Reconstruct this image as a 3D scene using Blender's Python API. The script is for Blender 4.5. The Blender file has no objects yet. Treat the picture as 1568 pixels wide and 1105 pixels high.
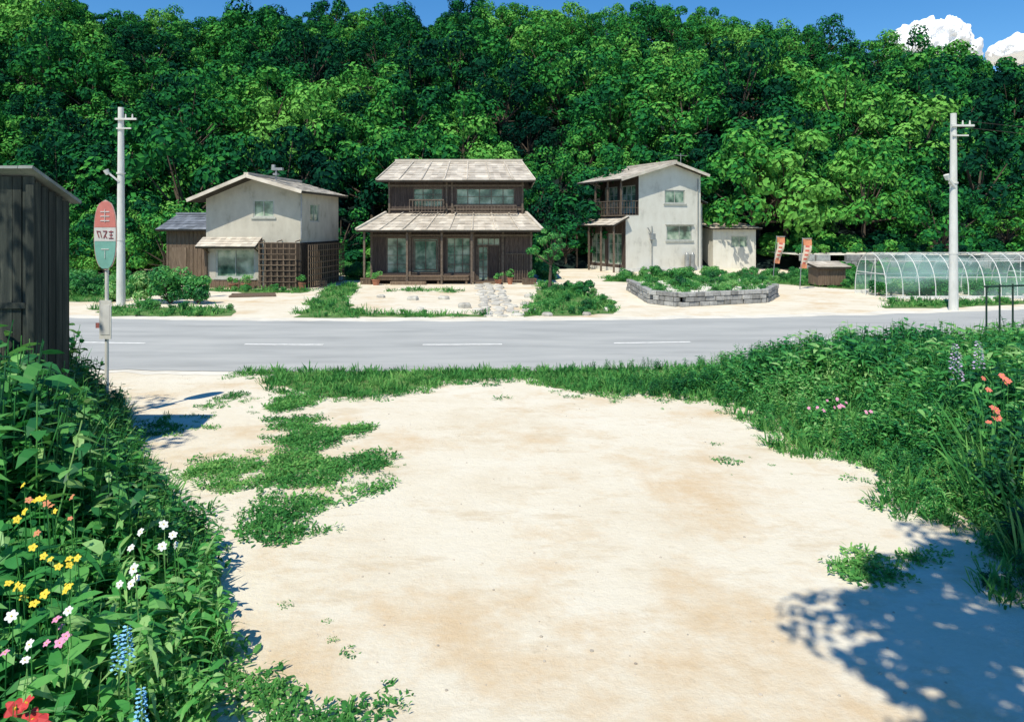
import bpy, bmesh, math, random
import numpy as np
from mathutils import Vector, Matrix, noise
from mathutils.geometry import tessellate_polygon
random.seed(7); rng=np.random.default_rng(7)
R=random.uniform
scene=bpy.context.scene

# ------------------------------------------------------------ materials
def _new(name):
    m=bpy.data.materials.new(name); m.use_nodes=True
    nt=m.node_tree; nt.nodes.clear()
    return m,nt,nt.nodes,nt.links
def ramp(N,cols):
    r=N.new('ShaderNodeValToRGB'); e=r.color_ramp.elements
    while len(e)<len(cols): e.new(0.5)
    for i,(p,c) in enumerate(cols):
        e[i].position=p; e[i].color=(*c,1)
    return r
def mat(name,cols,scale=(1,1,1),ns=4,rough=.8,island=0,bump=0,bs=30,metal=0,spec=.3,world=False,detail=5):
    m,nt,N,L=_new(name)
    out=N.new('ShaderNodeOutputMaterial'); b=N.new('ShaderNodeBsdfPrincipled')
    b.inputs['Roughness'].default_value=rough; b.inputs['Metallic'].default_value=metal
    b.inputs['Specular IOR Level'].default_value=spec
    tc=N.new('ShaderNodeTexCoord'); mp=N.new('ShaderNodeMapping'); mp.inputs['Scale'].default_value=scale
    L.new(tc.outputs['Object'],mp.inputs['Vector'])
    n=N.new('ShaderNodeTexNoise'); n.inputs['Scale'].default_value=ns; n.inputs['Detail'].default_value=detail
    n.inputs['Roughness'].default_value=.62
    L.new(mp.outputs[0],n.inputs['Vector'])
    r=ramp(N,cols); L.new(n.outputs['Fac'],r.inputs['Fac'])
    col=r.outputs['Color']
    if island:
        g=N.new('ShaderNodeNewGeometry'); mr=N.new('ShaderNodeMapRange')
        mr.inputs['To Min'].default_value=1-island; mr.inputs['To Max'].default_value=1+island*.6
        L.new(g.outputs['Random Per Island'],mr.inputs['Value'])
        mx=N.new('ShaderNodeVectorMath'); mx.operation='SCALE'
        L.new(col,mx.inputs[0]); L.new(mr.outputs[0],mx.inputs['Scale']); col=mx.outputs[0]
    L.new(col,b.inputs['Base Color'])
    if bump:
        n2=N.new('ShaderNodeTexNoise'); n2.inputs['Scale'].default_value=bs; n2.inputs['Detail'].default_value=4
        L.new(mp.outputs[0],n2.inputs['Vector'])
        bp=N.new('ShaderNodeBump'); bp.inputs['Strength'].default_value=bump; bp.inputs['Distance'].default_value=.03
        L.new(n2.outputs['Fac'],bp.inputs['Height']); L.new(bp.outputs[0],b.inputs['Normal'])
    L.new(b.outputs[0],out.inputs[0])
    return m
def leafmat(name,cols,tl=.3,wscale=.12,island=.5,objr=.35,gloss=0,bias=.72):
    m,nt,N,L=_new(name)
    out=N.new('ShaderNodeOutputMaterial')
    g=N.new('ShaderNodeNewGeometry'); oi=N.new('ShaderNodeObjectInfo')
    n=N.new('ShaderNodeTexNoise'); n.inputs['Scale'].default_value=wscale; n.inputs['Detail'].default_value=1
    L.new(g.outputs['Position'],n.inputs['Vector'])
    a=N.new('ShaderNodeMath'); a.operation='MULTIPLY'; a.inputs[1].default_value=island
    L.new(g.outputs['Random Per Island'],a.inputs[0])
    b=N.new('ShaderNodeMath'); b.operation='MULTIPLY_ADD'; b.inputs[1].default_value=objr
    L.new(oi.outputs['Random'],b.inputs[0]); L.new(a.outputs[0],b.inputs[2])
    c=N.new('ShaderNodeMath'); c.operation='MULTIPLY_ADD'; c.inputs[1].default_value=1.6
    L.new(n.outputs['Fac'],c.inputs[0]); L.new(b.outputs[0],c.inputs[2])
    d=N.new('ShaderNodeMath'); d.operation='SUBTRACT'; d.inputs[1].default_value=bias
    L.new(c.outputs[0],d.inputs[0])
    r=ramp(N,cols); L.new(d.outputs[0],r.inputs['Fac'])
    if gloss:
        p=N.new('ShaderNodeBsdfPrincipled'); p.inputs['Roughness'].default_value=.5; p.inputs['Specular IOR Level'].default_value=gloss
        L.new(r.outputs[0],p.inputs['Base Color'])
    else:
        p=N.new('ShaderNodeBsdfDiffuse'); L.new(r.outputs[0],p.inputs['Color'])
    if tl<=0:
        L.new(p.outputs[0],out.inputs[0]); return m
    t=N.new('ShaderNodeBsdfTranslucent')
    hs=N.new('ShaderNodeHueSaturation'); hs.inputs['Hue'].default_value=.485; hs.inputs['Value'].default_value=1.3
    L.new(r.outputs[0],hs.inputs['Color']); L.new(hs.outputs[0],t.inputs[0])
    mx=N.new('ShaderNodeMixShader'); mx.inputs[0].default_value=tl
    L.new(p.outputs[0],mx.inputs[1]); L.new(t.outputs[0],mx.inputs[2]); L.new(mx.outputs[0],out.inputs[0])
    return m

def sandmat():
    m,nt,N,L=_new('sand_ground')
    out=N.new('ShaderNodeOutputMaterial'); b=N.new('ShaderNodeBsdfDiffuse')
    tc=N.new('ShaderNodeTexCoord')
    def nz(s,d=5,r=.6,sc=(1,1,1),off=0):
        mp=N.new('ShaderNodeMapping'); mp.inputs['Scale'].default_value=sc; mp.inputs['Location'].default_value=(off,off*.7,0); L.new(tc.outputs['Object'],mp.inputs[0])
        n=N.new('ShaderNodeTexNoise'); n.inputs['Scale'].default_value=s; n.inputs['Detail'].default_value=d
        n.inputs['Roughness'].default_value=r; L.new(mp.outputs[0],n.inputs['Vector']); return n.outputs['Fac']
    base=ramp(N,[(.3,(.67,.585,.44)),(.5,(.74,.675,.54)),(.7,(.77,.72,.60))]); L.new(nz(.5,8,.7),base.inputs[0])
    cur=base.outputs[0]
    for (s,sc,off,a,b_,k,c,d) in [(.42,(1,1,1),11.3,.50,.65,.75,(.62,.45,.26),8),(1.7,(.5,1.2,1),0,.54,.66,.55,(.59,.47,.31),7),(9,(1,1,1),1,.60,.72,.45,(.50,.42,.30),5)]:
        f=ramp(N,[(a,(0,0,0)),(b_,(k,k,k))]); L.new(nz(s,d,.72,sc,off),f.inputs[0])
        mx=N.new('ShaderNodeMix'); mx.data_type='RGBA'; L.new(f.outputs[0],mx.inputs['Factor']); L.new(cur,mx.inputs['A'])
        mx.inputs['B'].default_value=(*c,1); cur=mx.outputs['Result']
    L.new(cur,b.inputs['Color'])
    bp=N.new('ShaderNodeBump'); bp.inputs['Strength'].default_value=.55; bp.inputs['Distance'].default_value=.045
    L.new(nz(6,8,.75),bp.inputs['Height']); L.new(bp.outputs[0],b.inputs['Normal'])
    L.new(b.outputs[0],out.inputs[0]); return m
SAND=sandmat()
ASPH=mat('old_asphalt',[(.3,(.33,.335,.32)),(.5,(.41,.415,.395)),(.72,(.48,.48,.45))],ns=.8,rough=.9,bump=.15,bs=60,scale=(.35,1.6,1),detail=9)
PAINT=mat('road_paint',[(.3,(.66,.66,.61)),(.6,(.86,.85,.80))],ns=6,rough=.7)
SHOULD=mat('roadside_dust',[(.3,(.62,.57,.47)),(.6,(.76,.72,.62))],ns=1.5,rough=.95,bump=.3)
SOILG=mat('grass_soil',[(.3,(.07,.15,.035)),(.5,(.11,.21,.055)),(.75,(.24,.27,.12))],ns=3,rough=.95,bump=.5)
HILL=mat('shaded_hill_soil',[(.3,(.004,.014,.014)),(.7,(.01,.026,.02))],ns=.5,rough=1)  # near-black teal: shade of the gaps between trees painted into the soil colour
WOOD=mat('dark_wood',[(.3,(.045,.032,.026)),(.6,(.115,.085,.07)),(.8,(.20,.16,.135))],scale=(9,9,.7),ns=3,rough=.8,bump=.3,island=.3)
WOODM=mat('brown_wood',[(.3,(.10,.068,.045)),(.6,(.20,.145,.10)),(.8,(.30,.235,.17))],scale=(8,8,.8),ns=3,rough=.8,bump=.3,island=.3)
WOODS=mat('weathered_black_wood',[(.3,(.015,.020,.018)),(.55,(.042,.050,.042)),(.68,(.085,.088,.070)),(.78,(.15,.145,.12))],scale=(7,7,.5),ns=2,rough=.85,bump=.4,island=.45,detail=8)
WOODF=mat('window_wood',[(.3,(.09,.065,.045)),(.7,(.21,.165,.125))],ns=8,rough=.6,island=.2)
PLAST=mat('cream_plaster',[(.28,(.29,.27,.21)),(.42,(.46,.43,.355)),(.7,(.55,.52,.435))],scale=(1,1,.6),ns=1.6,rough=.9,bump=.12)
PLASTW=mat('white_plaster',[(.3,(.52,.50,.43)),(.45,(.68,.655,.57)),(.7,(.75,.73,.65))],scale=(1,1,.6),ns=1.4,rough=.9,bump=.1)
ROOF=mat('pale_roof_tile',[(.3,(.42,.365,.295)),(.55,(.59,.53,.44)),(.75,(.70,.64,.54))],ns=1.5,rough=.75,island=.24,bump=.2)
ROOFD=mat('grey_roof_tile',[(.3,(.12,.135,.155)),(.7,(.24,.26,.29))],ns=2,rough=.6,island=.3)
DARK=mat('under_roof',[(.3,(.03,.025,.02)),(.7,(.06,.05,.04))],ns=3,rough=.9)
CONC=mat('concrete',[(.3,(.54,.54,.49)),(.7,(.72,.715,.66))],scale=(1,1,.4),ns=4,rough=.85,bump=.1)
STONE=mat('garden_stone',[(.3,(.22,.22,.21)),(.6,(.40,.395,.37)),(.8,(.50,.49,.45))],ns=5,rough=.9,island=.35,bump=.4)
PSTONE=mat('pale_stone',[(.3,(.40,.38,.33)),(.7,(.64,.61,.53))],ns=5,rough=.9,island=.25,bump=.4)
METALG=mat('dark_green_metal',[(.3,(.012,.03,.022)),(.7,(.025,.055,.04))],ns=5,rough=.5)
METAL=mat('grey_metal',[(.3,(.25,.26,.26)),(.7,(.40,.41,.40))],ns=5,rough=.45,metal=.4)
ROOFM=mat('aged_roof_sheet',[(.3,(.16,.18,.17)),(.6,(.26,.28,.27)),(.75,(.36,.36,.33))],ns=3,rough=.7,bump=.2)
ALU=mat('pale_window_frame',[(.3,(.34,.35,.31)),(.7,(.52,.53,.48))],ns=5,rough=.5)
TERRA=mat('terracotta',[(.3,(.30,.12,.07)),(.7,(.45,.20,.12))],ns=6,rough=.85)
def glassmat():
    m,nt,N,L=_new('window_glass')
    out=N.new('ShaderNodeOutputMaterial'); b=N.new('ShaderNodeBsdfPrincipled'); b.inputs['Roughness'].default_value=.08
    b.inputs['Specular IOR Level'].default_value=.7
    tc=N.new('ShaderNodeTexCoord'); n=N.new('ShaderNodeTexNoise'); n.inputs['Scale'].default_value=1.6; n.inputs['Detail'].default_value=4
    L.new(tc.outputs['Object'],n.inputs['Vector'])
    r=ramp(N,[(.33,(.03,.06,.045)),(.46,(.11,.20,.14)),(.56,(.28,.38,.28)),(.7,(.50,.56,.44))]); L.new(n.outputs[0],r.inputs[0])  # greenish reflections and curtain tones are painted into the opaque pane colour
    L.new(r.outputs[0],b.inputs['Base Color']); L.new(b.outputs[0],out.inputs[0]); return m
GLASS=glassmat()
LEAF_F=leafmat('forest_leaf',[(.0,(.004,.030,.021)),(.28,(.009,.066,.030)),(.52,(.020,.145,.036)),(.74,(.058,.255,.042)),(1,(.16,.40,.075))],tl=0,wscale=.08,island=.40,objr=.66,bias=.76)  # dark teal stops paint forest shade into the leaf colour, bright stops its highlights
LEAF_W=leafmat('weed_leaf',[(.0,(.008,.075,.028)),(.35,(.027,.19,.052)),(.65,(.07,.32,.065)),(.9,(.17,.46,.11)),(1,(.31,.55,.19))],tl=.3,wscale=.6,island=.65,objr=.35,gloss=.3)
LEAF_D=leafmat('hedge_leaf',[(.0,(.005,.048,.024)),(.4,(.015,.125,.042)),(.7,(.047,.24,.05)),(.9,(.13,.38,.09)),(1,(.29,.50,.17))],tl=.28,wscale=.5,island=.62,objr=.35,gloss=.35)
LEAF_G=leafmat('grass_leaf',[(.0,(.03,.15,.042)),(.4,(.07,.26,.065)),(.7,(.13,.36,.09)),(1,(.25,.48,.14))],tl=.3,wscale=.7,island=.5,objr=.4)
BARK=mat('bark',[(.3,(.05,.04,.03)),(.7,(.14,.11,.08))],scale=(6,6,1),ns=3,rough=.95,bump=.5)
def flat(name,c,rough=.6):
    return mat(name,[(.3,tuple(x*.8 for x in c)),(.7,c)],ns=7,rough=rough,detail=3)
RED=flat('faded_red_paint',(.70,.24,.20)); WHITE=flat('white_paint',(.74,.74,.70)); TEAL=flat('teal_paint',(.22,.50,.42))
ORANGE=flat('orange_cloth',(.66,.27,.14),.9); YEL=flat('yellow_petal',(.80,.62,.05)); WPET=flat('white_petal',(.80,.82,.78))
PINK=flat('pink_petal',(.75,.32,.50)); REDP=flat('red_petal',(.62,.06,.06)); BLUE=flat('blue_petal',(.26,.60,.88)); PURP=flat('purple_petal',(.76,.60,.86))
CORAL=flat('coral_petal',(.72,.20,.14))

# ------------------------------------------------------------ mesh builder
class M:
    def __init__(s): s.v=[]; s.f=[]; s.m=[]; s.T=Matrix.Identity(4)
    def add(s,vs,fs,mi=0):
        n=len(s.v); T=s.T
        s.v+=[tuple(T@Vector(v)) for v in vs]; s.f+=[tuple(i+n for i in f) for f in fs]; s.m+=[mi]*len(fs)
    def box(s,x0,x1,y0,y1,z0,z1,mi=0):
        s.add([(x0,y0,z0),(x1,y0,z0),(x1,y1,z0),(x0,y1,z0),(x0,y0,z1),(x1,y0,z1),(x1,y1,z1),(x0,y1,z1)],
              [(0,3,2,1),(4,5,6,7),(0,1,5,4),(1,2,6,5),(2,3,7,6),(3,0,4,7)],mi)
    def beam(s,p,q,w,h,mi=0):
        p=Vector(p);q=Vector(q);d=(q-p).normalized()
        up=Vector((0,0,1)) if abs(d.z)<.95 else Vector((0,1,0))
        a=d.cross(up).normalized()*w/2; b=a.cross(d).normalized()*h/2
        vs=[p-a-b,p+a-b,p+a+b,p-a+b,q-a-b,q+a-b,q+a+b,q-a+b]
        s.add(vs,[(0,1,2,3),(7,6,5,4),(0,4,5,1),(1,5,6,2),(2,6,7,3),(3,7,4,0)],mi)
    def cyl(s,p,q,r0,r1=None,n=8,mi=0):
        r1=r0 if r1 is None else r1
        p=Vector(p);q=Vector(q);d=(q-p).normalized()
        up=Vector((0,0,1)) if abs(d.z)<.95 else Vector((0,1,0))
        a=d.cross(up).normalized(); b=a.cross(d).normalized()
        vs=[];
        for c,r in ((p,r0),(q,r1)):
            for i in range(n):
                t=2*math.pi*i/n; vs.append(c+a*math.cos(t)*r+b*math.sin(t)*r)
        fs=[(i,(i+1)%n,n+(i+1)%n,n+i) for i in range(n)]+[tuple(range(n-1,-1,-1)),tuple(range(n,2*n))]
        s.add(vs,fs,mi)
    def vprism(s,pts,y0,y1,mi=0):
        n=len(pts); vs=[(x,y0,z) for x,z in pts]+[(x,y1,z) for x,z in pts]
        s.add(vs,[tuple(range(n)),tuple(range(2*n-1,n-1,-1))]+[(i,n+i,n+(i+1)%n,(i+1)%n) for i in range(n)],mi)
    def mesh(s,name,mats,smooth=False):
        me=bpy.data.meshes.new(name); me.from_pydata(s.v,[],s.f)
        for mt in mats: me.materials.append(mt)
        me.polygons.foreach_set('material_index',s.m)
        if smooth: me.polygons.foreach_set('use_smooth',[True]*len(s.f))
        me.update(); return me
    def obj(s,name,mats,parent=None,loc=(0,0,0),rot=0,smooth=False,bevel=0,link=True):
        if not isinstance(mats,(list,tuple)): mats=[mats]
        o=bpy.data.objects.new(name,s.mesh(name,mats,smooth))
        if link: scene.collection.objects.link(o)
        o.location=loc; o.rotation_euler=(0,0,rot)
        if parent: o.parent=parent
        if bevel:
            b=o.modifiers.new('bevel','BEVEL'); b.width=bevel; b.segments=2; b.limit_method='ANGLE'
        return o
def empty(name,loc,rot=0):
    e=bpy.data.objects.new(name,None); scene.collection.objects.link(e); e.location=loc; e.rotation_euler=(0,0,rot)
    e.empty_display_size=.3; return e

def wall(m,x0,x1,z0,z1,holes=(),y=0,t=.14,mi=0):
    us=sorted({x0,x1,*[h[0] for h in holes],*[h[1] for h in holes]}); vs=sorted({z0,z1,*[h[2] for h in holes],*[h[3] for h in holes]})
    for a,b in zip(us,us[1:]):
        for c,d in zip(vs,vs[1:]):
            cx,cz=(a+b)/2,(c+d)/2
            if any(h[0]<cx<h[1] and h[2]<cz<h[3] for h in holes): continue
            m.add([(a,y,c),(b,y,c),(b,y,d),(a,y,d)],[(0,1,2,3)],mi)
    for a,b,c,d in holes:
        m.add([(a,y,c),(b,y,c),(b,y,d),(a,y,d),(a,y+t,c),(b,y+t,c),(b,y+t,d),(a,y+t,d)],[(0,4,5,1),(1,5,6,2),(2,6,7,3),(3,7,4,0)],mi)
def window(fr,gl,x0,x1,z0,z1,y,nx=2,nz=1,fw=.06,th=.06,mw=.035):
    fr.box(x0,x0+fw,y,y+th,z0,z1); fr.box(x1-fw,x1,y,y+th,z0,z1)
    fr.box(x0+fw,x1-fw,y,y+th,z0,z0+fw); fr.box(x0+fw,x1-fw,y,y+th,z1-fw,z1)
    for i in range(1,nx):
        c=x0+(x1-x0)*i/nx; fr.box(c-mw/2,c+mw/2,y+.004,y+th-.004,z0+fw,z1-fw)
    for i in range(1,nz):
        c=z0+(z1-z0)*i/nz; fr.box(x0+fw,x1-fw,y+.008,y+th-.008,c-mw*.35,c+mw*.35)
    gl.add([(x0+.01,y+th*.6,z0+.01),(x1-.01,y+th*.6,z0+.01),(x1-.01,y+th*.6,z1-.01),(x0+.01,y+th*.6,z1-.01)],[(0,1,2,3)])
def planks(m,x0,x1,z0,z1,y,step,holes=(),w=.03,pr=.02,mi=0):
    x=x0+step/2
    while x<x1:
        segs=[(z0,z1)]
        for a,b,c,d in holes:
            if a-.05<x<b+.05:
                ns=[]
                for s0,s1 in segs:
                    if c-.05>s0: ns.append((s0,min(s1,c-.05)))
                    if d+.05<s1: ns.append((max(s0,d+.05),s1))
                segs=ns
        for s0,s1 in segs:
            if s1-s0>.05: m.box(x-w/2,x+w/2,y-pr,y+.004,s0,s1,mi)
        x+=step
def roof(m,A,B,C,D,rows,cols,mi=0,mu=1,th=.1,step=.03,ribs=0):
    A,B,C,D=map(Vector,(A,B,C,D)); n=(B-A).cross(D-A)
    if n.length<1e-6: n=(B-A).cross(C-A)
    n.normalize(); 
    if n.z<0: n=-n
    P=lambda u,v:(A.lerp(B,u)).lerp(D.lerp(C,u),v)
    for i in range(rows):
        v0,v1=i/rows,min(1,(i+1.08)/rows)
        for j in range(cols):
            u0,u1=j/cols,(j+1)/cols; s=step*R(.6,1.4)
            a,b,c,d=P(u0,v0)+n*s,P(u1,v0)+n*s,P(u1,v1)+n*.003,P(u0,v1)+n*.003
            e,f=P(u0,v0)-n*.01,P(u1,v0)-n*.01
            m.add([a,b,c,d,e,f],[(0,1,2,3),(4,5,1,0),(4,0,3),(5,2,1)],mi)
    a,b,c,d=A-n*.004,B-n*.004,C-n*.004,D-n*.004; o=n*th
    m.add([a,b,c,d,a-o,b-o,c-o,d-o],[(0,1,2,3),(7,6,5,4),(0,4,5,1),(1,5,6,2),(2,6,7,3),(3,7,4,0)],mu)

# ------------------------------------------------------------ ground, road
def sheet(name,poly,z,mt,jit=.0,sub=.5,seed=0):
    pts=[]
    n=len(poly)
    for i in range(n):
        a=Vector((*poly[i],0)); b=Vector((*poly[(i+1)%n],0)); k=max(1,int((b-a).length/sub))
        nrm=Vector((-(b-a).y,(b-a).x,0)).normalized()
        for j in range(k):
            p=a.lerp(b,j/k); p+=nrm*jit*noise.noise(Vector((p.x*1.7+seed,p.y*1.7,seed)))*2; pts.append(Vector((p.x,p.y,z)))
    tris=tessellate_polygon([[Vector((p.x,p.y,0)) for p in pts]])
    fs=[]
    for t in tris:
        a,b,c=(pts[i] for i in t); cr=(b-a).cross(c-a).z
        if abs(cr)<1e-9: continue
        fs.append(tuple(t) if cr>0 else tuple(reversed(t)))
    me=bpy.data.meshes.new(name); me.from_pydata([tuple(p) for p in pts],[],fs); me.materials.append(mt); me.update()
    o=bpy.data.objects.new(name,me); scene.collection.objects.link(o); return o
g=M(); g.add([(-1500,-1500,0),(1500,-1500,0),(1500,1500,0),(-1500,1500,0)],[(0,1,2,3)]); g.obj('ground',SAND)
def yc(x):
    u=x+3.5; a=abs(u)
    return 18.6+.007*u*u if a<22 else 18.6+.007*484+.308*(a-22)
def strip(name,o0,o1,z,mt,x0=-110,x1=110,ds=.8,jit=0):
    m=M(); k=int((x1-x0)/ds); vs=[];fs=[]
    for i in range(k+1):
        x=x0+(x1-x0)*i/k
        j0=jit*noise.fractal(Vector((x*.8,0,1)),1,2,4); j1=jit*noise.fractal(Vector((x*.8,5,2)),1,2,4)
        vs+=[(x,yc(x)+o0+j0,z),(x,yc(x)+o1+j1,z)]
        if i<k: fs.append((2*i,2*i+2,2*i+3,2*i+1))
    m.add(vs,fs); return m.obj(name,mt)
strip('road_shoulder',-3.75,5.4,.004,SHOULD,ds=.2,jit=.45)
strip('road',-3.4,4.6,.013,ASPH,ds=.2,jit=.2)
m=M()
for cx in [-24.9,-20,-15.1]+[-10.35,-5.75,-1.25,3.6,8.0,12.2]+[16.9,21.6,26.4,31]:
    k=20; L0=2.0; vs=[];fs=[]
    for i in range(k+1):
        x=cx-L0/2+L0*i/k; j=.02*noise.noise(Vector((x*9,1,0))); j2=.02*noise.noise(Vector((x*9,7,0)))
        vs+=[(x,yc(x)-.075+j,.018),(x,yc(x)+.075+j2,.018)]
        if i<k: fs.append((2*i,2*i+2,2*i+3,2*i+1))
    m.add(vs,fs)
m.obj('road_markings',PAINT)

# ------------------------------------------------------------ vegetation prototypes
def leaf(m,b,d,L,W,droop,seg=3,mi=0):
    b=Vector(b); d=Vector(d).normalized(); side=d.cross(Vector((0,0,1)))
    if side.length<.05: side=Vector((math.cos(R(0,6)),math.sin(R(0,6)),0))
    side.normalize(); roll=Matrix.Rotation(R(-.7,.7),3,d); side=roll@side
    vs=[];fs=[]
    for i in range(seg+1):
        t=i/seg; p=b+d*L*t-Vector((0,0,1))*droop*L*t*t; w=W*.5*(math.sin(math.pi*min(1,t*.82+.16)))
        if i==seg: w*=.15
        vs+=[p-side*w,p+side*w]
        if i<seg: fs.append((2*i,2*i+1,2*i+3,2*i+2))
    m.add(vs,fs,mi)
def rd(zmin=-.2,zmax=1):
    a=R(0,6.283); z=R(zmin,zmax); r=math.sqrt(max(0,1-z*z)); return Vector((r*math.cos(a),r*math.sin(a),z))
def coll(name,objs):
    c=bpy.data.collections.new(name)
    for o in objs: c.objects.link(o)
    return c
def weed(i,mt,k=12,l0=.11,l1=.22,w0=.035,w1=.065,ns=7,dr=.6):
    m=M()
    for s in range(ns):
        a=R(0,6.28); rr=R(0,.16); b=Vector((rr*math.cos(a),rr*math.sin(a),0)); h=R(.6,1.05)
        tip=b+Vector((R(-.18,.18),R(-.18,.18),h)); m.cyl(b,tip,.007,.003,4)
        for j in range(k):
            t=.15+.85*j/k; p=b.lerp(tip,t); d=rd(.0,.7); leaf(m,p,d,R(l0,l1)*(1.1-.35*t),R(w0,w1),R(.2,dr))
    return m.obj('weed_proto%d'%i,mt,link=False)
def bladeplant(i,mt,n,l0,l1,w,spread,dr,seg=3):
    m=M()
    for s in range(n):
        a=R(0,6.28); rr=R(0,spread); b=(rr*math.cos(a),rr*math.sin(a),0); d=Vector((math.cos(a)*R(.1,.7),math.sin(a)*R(.1,.7),1))
        leaf(m,b,d,R(l0,l1),w*R(.7,1.3),R(.1,dr),seg=seg)
    return m.obj('blade_proto%d'%i,mt,link=False)
def cover(i,mt):
    m=M()
    for s in range(34):
        a=R(0,6.28); rr=math.sqrt(R(0,1))*.2; b=(rr*math.cos(a),rr*math.sin(a),R(.0,.03)); leaf(m,b,rd(.2,.9),R(.05,.11),R(.015,.04),R(.2,.6),seg=2)
    return m.obj('cover_proto%d'%i,mt,link=False)
def cloud_leaves(m,lobes,n,s0,s1,mi=0,jit=.55):
    for (c,r) in lobes:
        c=Vector(c)
        for _ in range(n):
            d=rd(-.7,1); p=c+Vector((d.x*r,d.y*r,d.z*r*.8))*R(.72,1.08)
            nn=(d+Vector((R(-1,1),R(-1,1),R(-.5,1.2)))*jit).normalized()
            u=nn.cross(Vector((R(-1,1),R(-1,1),R(-1,1)))).normalized(); v=nn.cross(u); s=R(s0,s1)
            m.add([p-u*s*.5,p-v*s*.3+nn*s*.08,p+u*s*.5,p+v*s*.3+nn*s*.08],[(0,1,2,3)],mi)
def ftree(i):
    m=M(); lob=[]
    H=R(6.5,8.5); m.cyl((0,0,-1.5),(R(-.3,.3),R(-.3,.3),H*.45),.22,.13,7,1); top=Vector((0,0,H*.4))
    for k in range(14):
        a=k*2.4+R(-.4,.4); z=.35+.6*(k/13)+R(-.05,.05); rr=max(0,1-(abs(z-.5)/.56)**2)**.5*3.3*R(.75,1)
        c=Vector((rr*math.cos(a),rr*math.sin(a),z*H)); r=R(.7,1.45); lob.append((c,r))
        m.cyl(top-Vector((0,0,R(0,.8))),c,.09,.02,5,1)
    for k in range(12):
        a=R(0,6.28); lob.append(((R(2.6,4.2)*math.cos(a),R(2.6,4.2)*math.sin(a),H*R(.3,.85)),R(.3,.65)))
    cloud_leaves(m,lob[:14],175,.22,.54,jit=.42); cloud_leaves(m,lob[14:],45,.2,.42,jit=.42)
    return m.obj('forest_tree_proto%d'%i,[LEAF_F,BARK],link=False)
def shrub(i,mt,s0=.07,s1=.16,n=120):
    m=M(); lob=[]
    for k in range(8):
        a=R(0,6.28); rr=R(0,.5); lob.append(((rr*math.cos(a),rr*math.sin(a),R(.2,.75)),R(.16,.34)))
        m.cyl((0,0,0),lob[-1][0],.02,.008,4,1)
    cloud_leaves(m,lob,n,s0,s1)
    return m.obj('shrub_proto%d'%i,[mt,BARK],link=False)
C_TREE=coll('forest_tree_kinds',[ftree(i) for i in range(8)])
C_WEED=coll('weed_kinds',[weed(i,LEAF_W) for i in range(4)])
C_BROAD=coll('broadleaf_weed_kinds',[weed(i+20,LEAF_W,9,.2,.42,.055,.11,6,.8) for i in range(3)]+[weed(25,LEAF_W,11,.25,.5,.03,.06,6,.9)]+[weed(26,LEAF_W,12,.14,.26,.05,.09,7,.6)])
C_WEEDD=coll('hedge_plant_kinds',[weed(i+10,LEAF_D,11,.12,.25,.04,.07,8,.7) for i in range(4)]+[bladeplant(40,LEAF_D,26,.6,1.1,.035,.12,.6)]+[weed(15,LEAF_W,11,.12,.25,.035,.065,8,.7)])
C_TALL=coll('tall_grass_kinds',[bladeplant(i,LEAF_G,24,.45,1.0,.022,.15,.7,4) for i in range(3)])
C_GRASS=coll('grass_kinds',[bladeplant(i+10,LEAF_G,16,.10,.26,.018,.14,.6) for i in range(3)]+[cover(9,LEAF_G)])
C_COVER=coll('groundcover_kinds',[cover(i,LEAF_G) for i in range(4)]+[bladeplant(30,LEAF_G,14,.07,.15,.014,.12,.6)])
C_SHRUB=coll('shrub_kinds',[shrub(i,LEAF_W) for i in range(4)])
C_SHRUBF=coll('undergrowth_kinds',[shrub(i+10,LEAF_F,.12,.24,110) for i in range(4)])
NT={}
def scatter(name,c,pts,rot,scl,n):
    pts=np.array(pts,dtype=float).reshape(-1,3); k=len(pts)
    me=bpy.data.meshes.new(name); me.vertices.add(k); me.vertices.foreach_set('co',pts.ravel())
    a=me.attributes.new('rot','FLOAT_VECTOR','POINT'); a.data.foreach_set('vector',np.array(rot,dtype=float).ravel())
    a=me.attributes.new('scl','FLOAT_VECTOR','POINT'); a.data.foreach_set('vector',np.array(scl,dtype=float).ravel())
    a=me.attributes.new('idx','INT','POINT'); a.data.foreach_set('value',rng.integers(0,n,k).astype(np.int32))
    o=bpy.data.objects.new(name,me); scene.collection.objects.link(o)
    if c.name not in NT:
        t=bpy.data.node_groups.new('scatter_'+c.name,'GeometryNodeTree')
        t.interface.new_socket('Geometry',in_out='INPUT',socket_type='NodeSocketGeometry')
        t.interface.new_socket('Geometry',in_out='OUTPUT',socket_type='NodeSocketGeometry')
        N=t.nodes; L=t.links; gi=N.new('NodeGroupInput'); go=N.new('NodeGroupOutput'); ip=N.new('GeometryNodeInstanceOnPoints')
        ci=N.new('GeometryNodeCollectionInfo'); ci.inputs['Collection'].default_value=c
        ci.inputs['Separate Children'].default_value=True; ci.inputs['Reset Children'].default_value=True
        ip.inputs['Pick Instance'].default_value=True
        def na(nm,ty):
            x=N.new('GeometryNodeInputNamedAttribute'); x.data_type=ty; x.inputs['Name'].default_value=nm; return x.outputs['Attribute']
        L.new(gi.outputs[0],ip.inputs['Points']); L.new(ci.outputs[0],ip.inputs['Instance'])
        L.new(na('idx','INT'),ip.inputs['Instance Index']); L.new(na('rot','FLOAT_VECTOR'),ip.inputs['Rotation']); L.new(na('scl','FLOAT_VECTOR'),ip.inputs['Scale'])
        L.new(ip.outputs[0],go.inputs[0]); NT[c.name]=t
    md=o.modifiers.new('scatter','NODES'); md.node_group=NT[c.name]; return o
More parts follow.
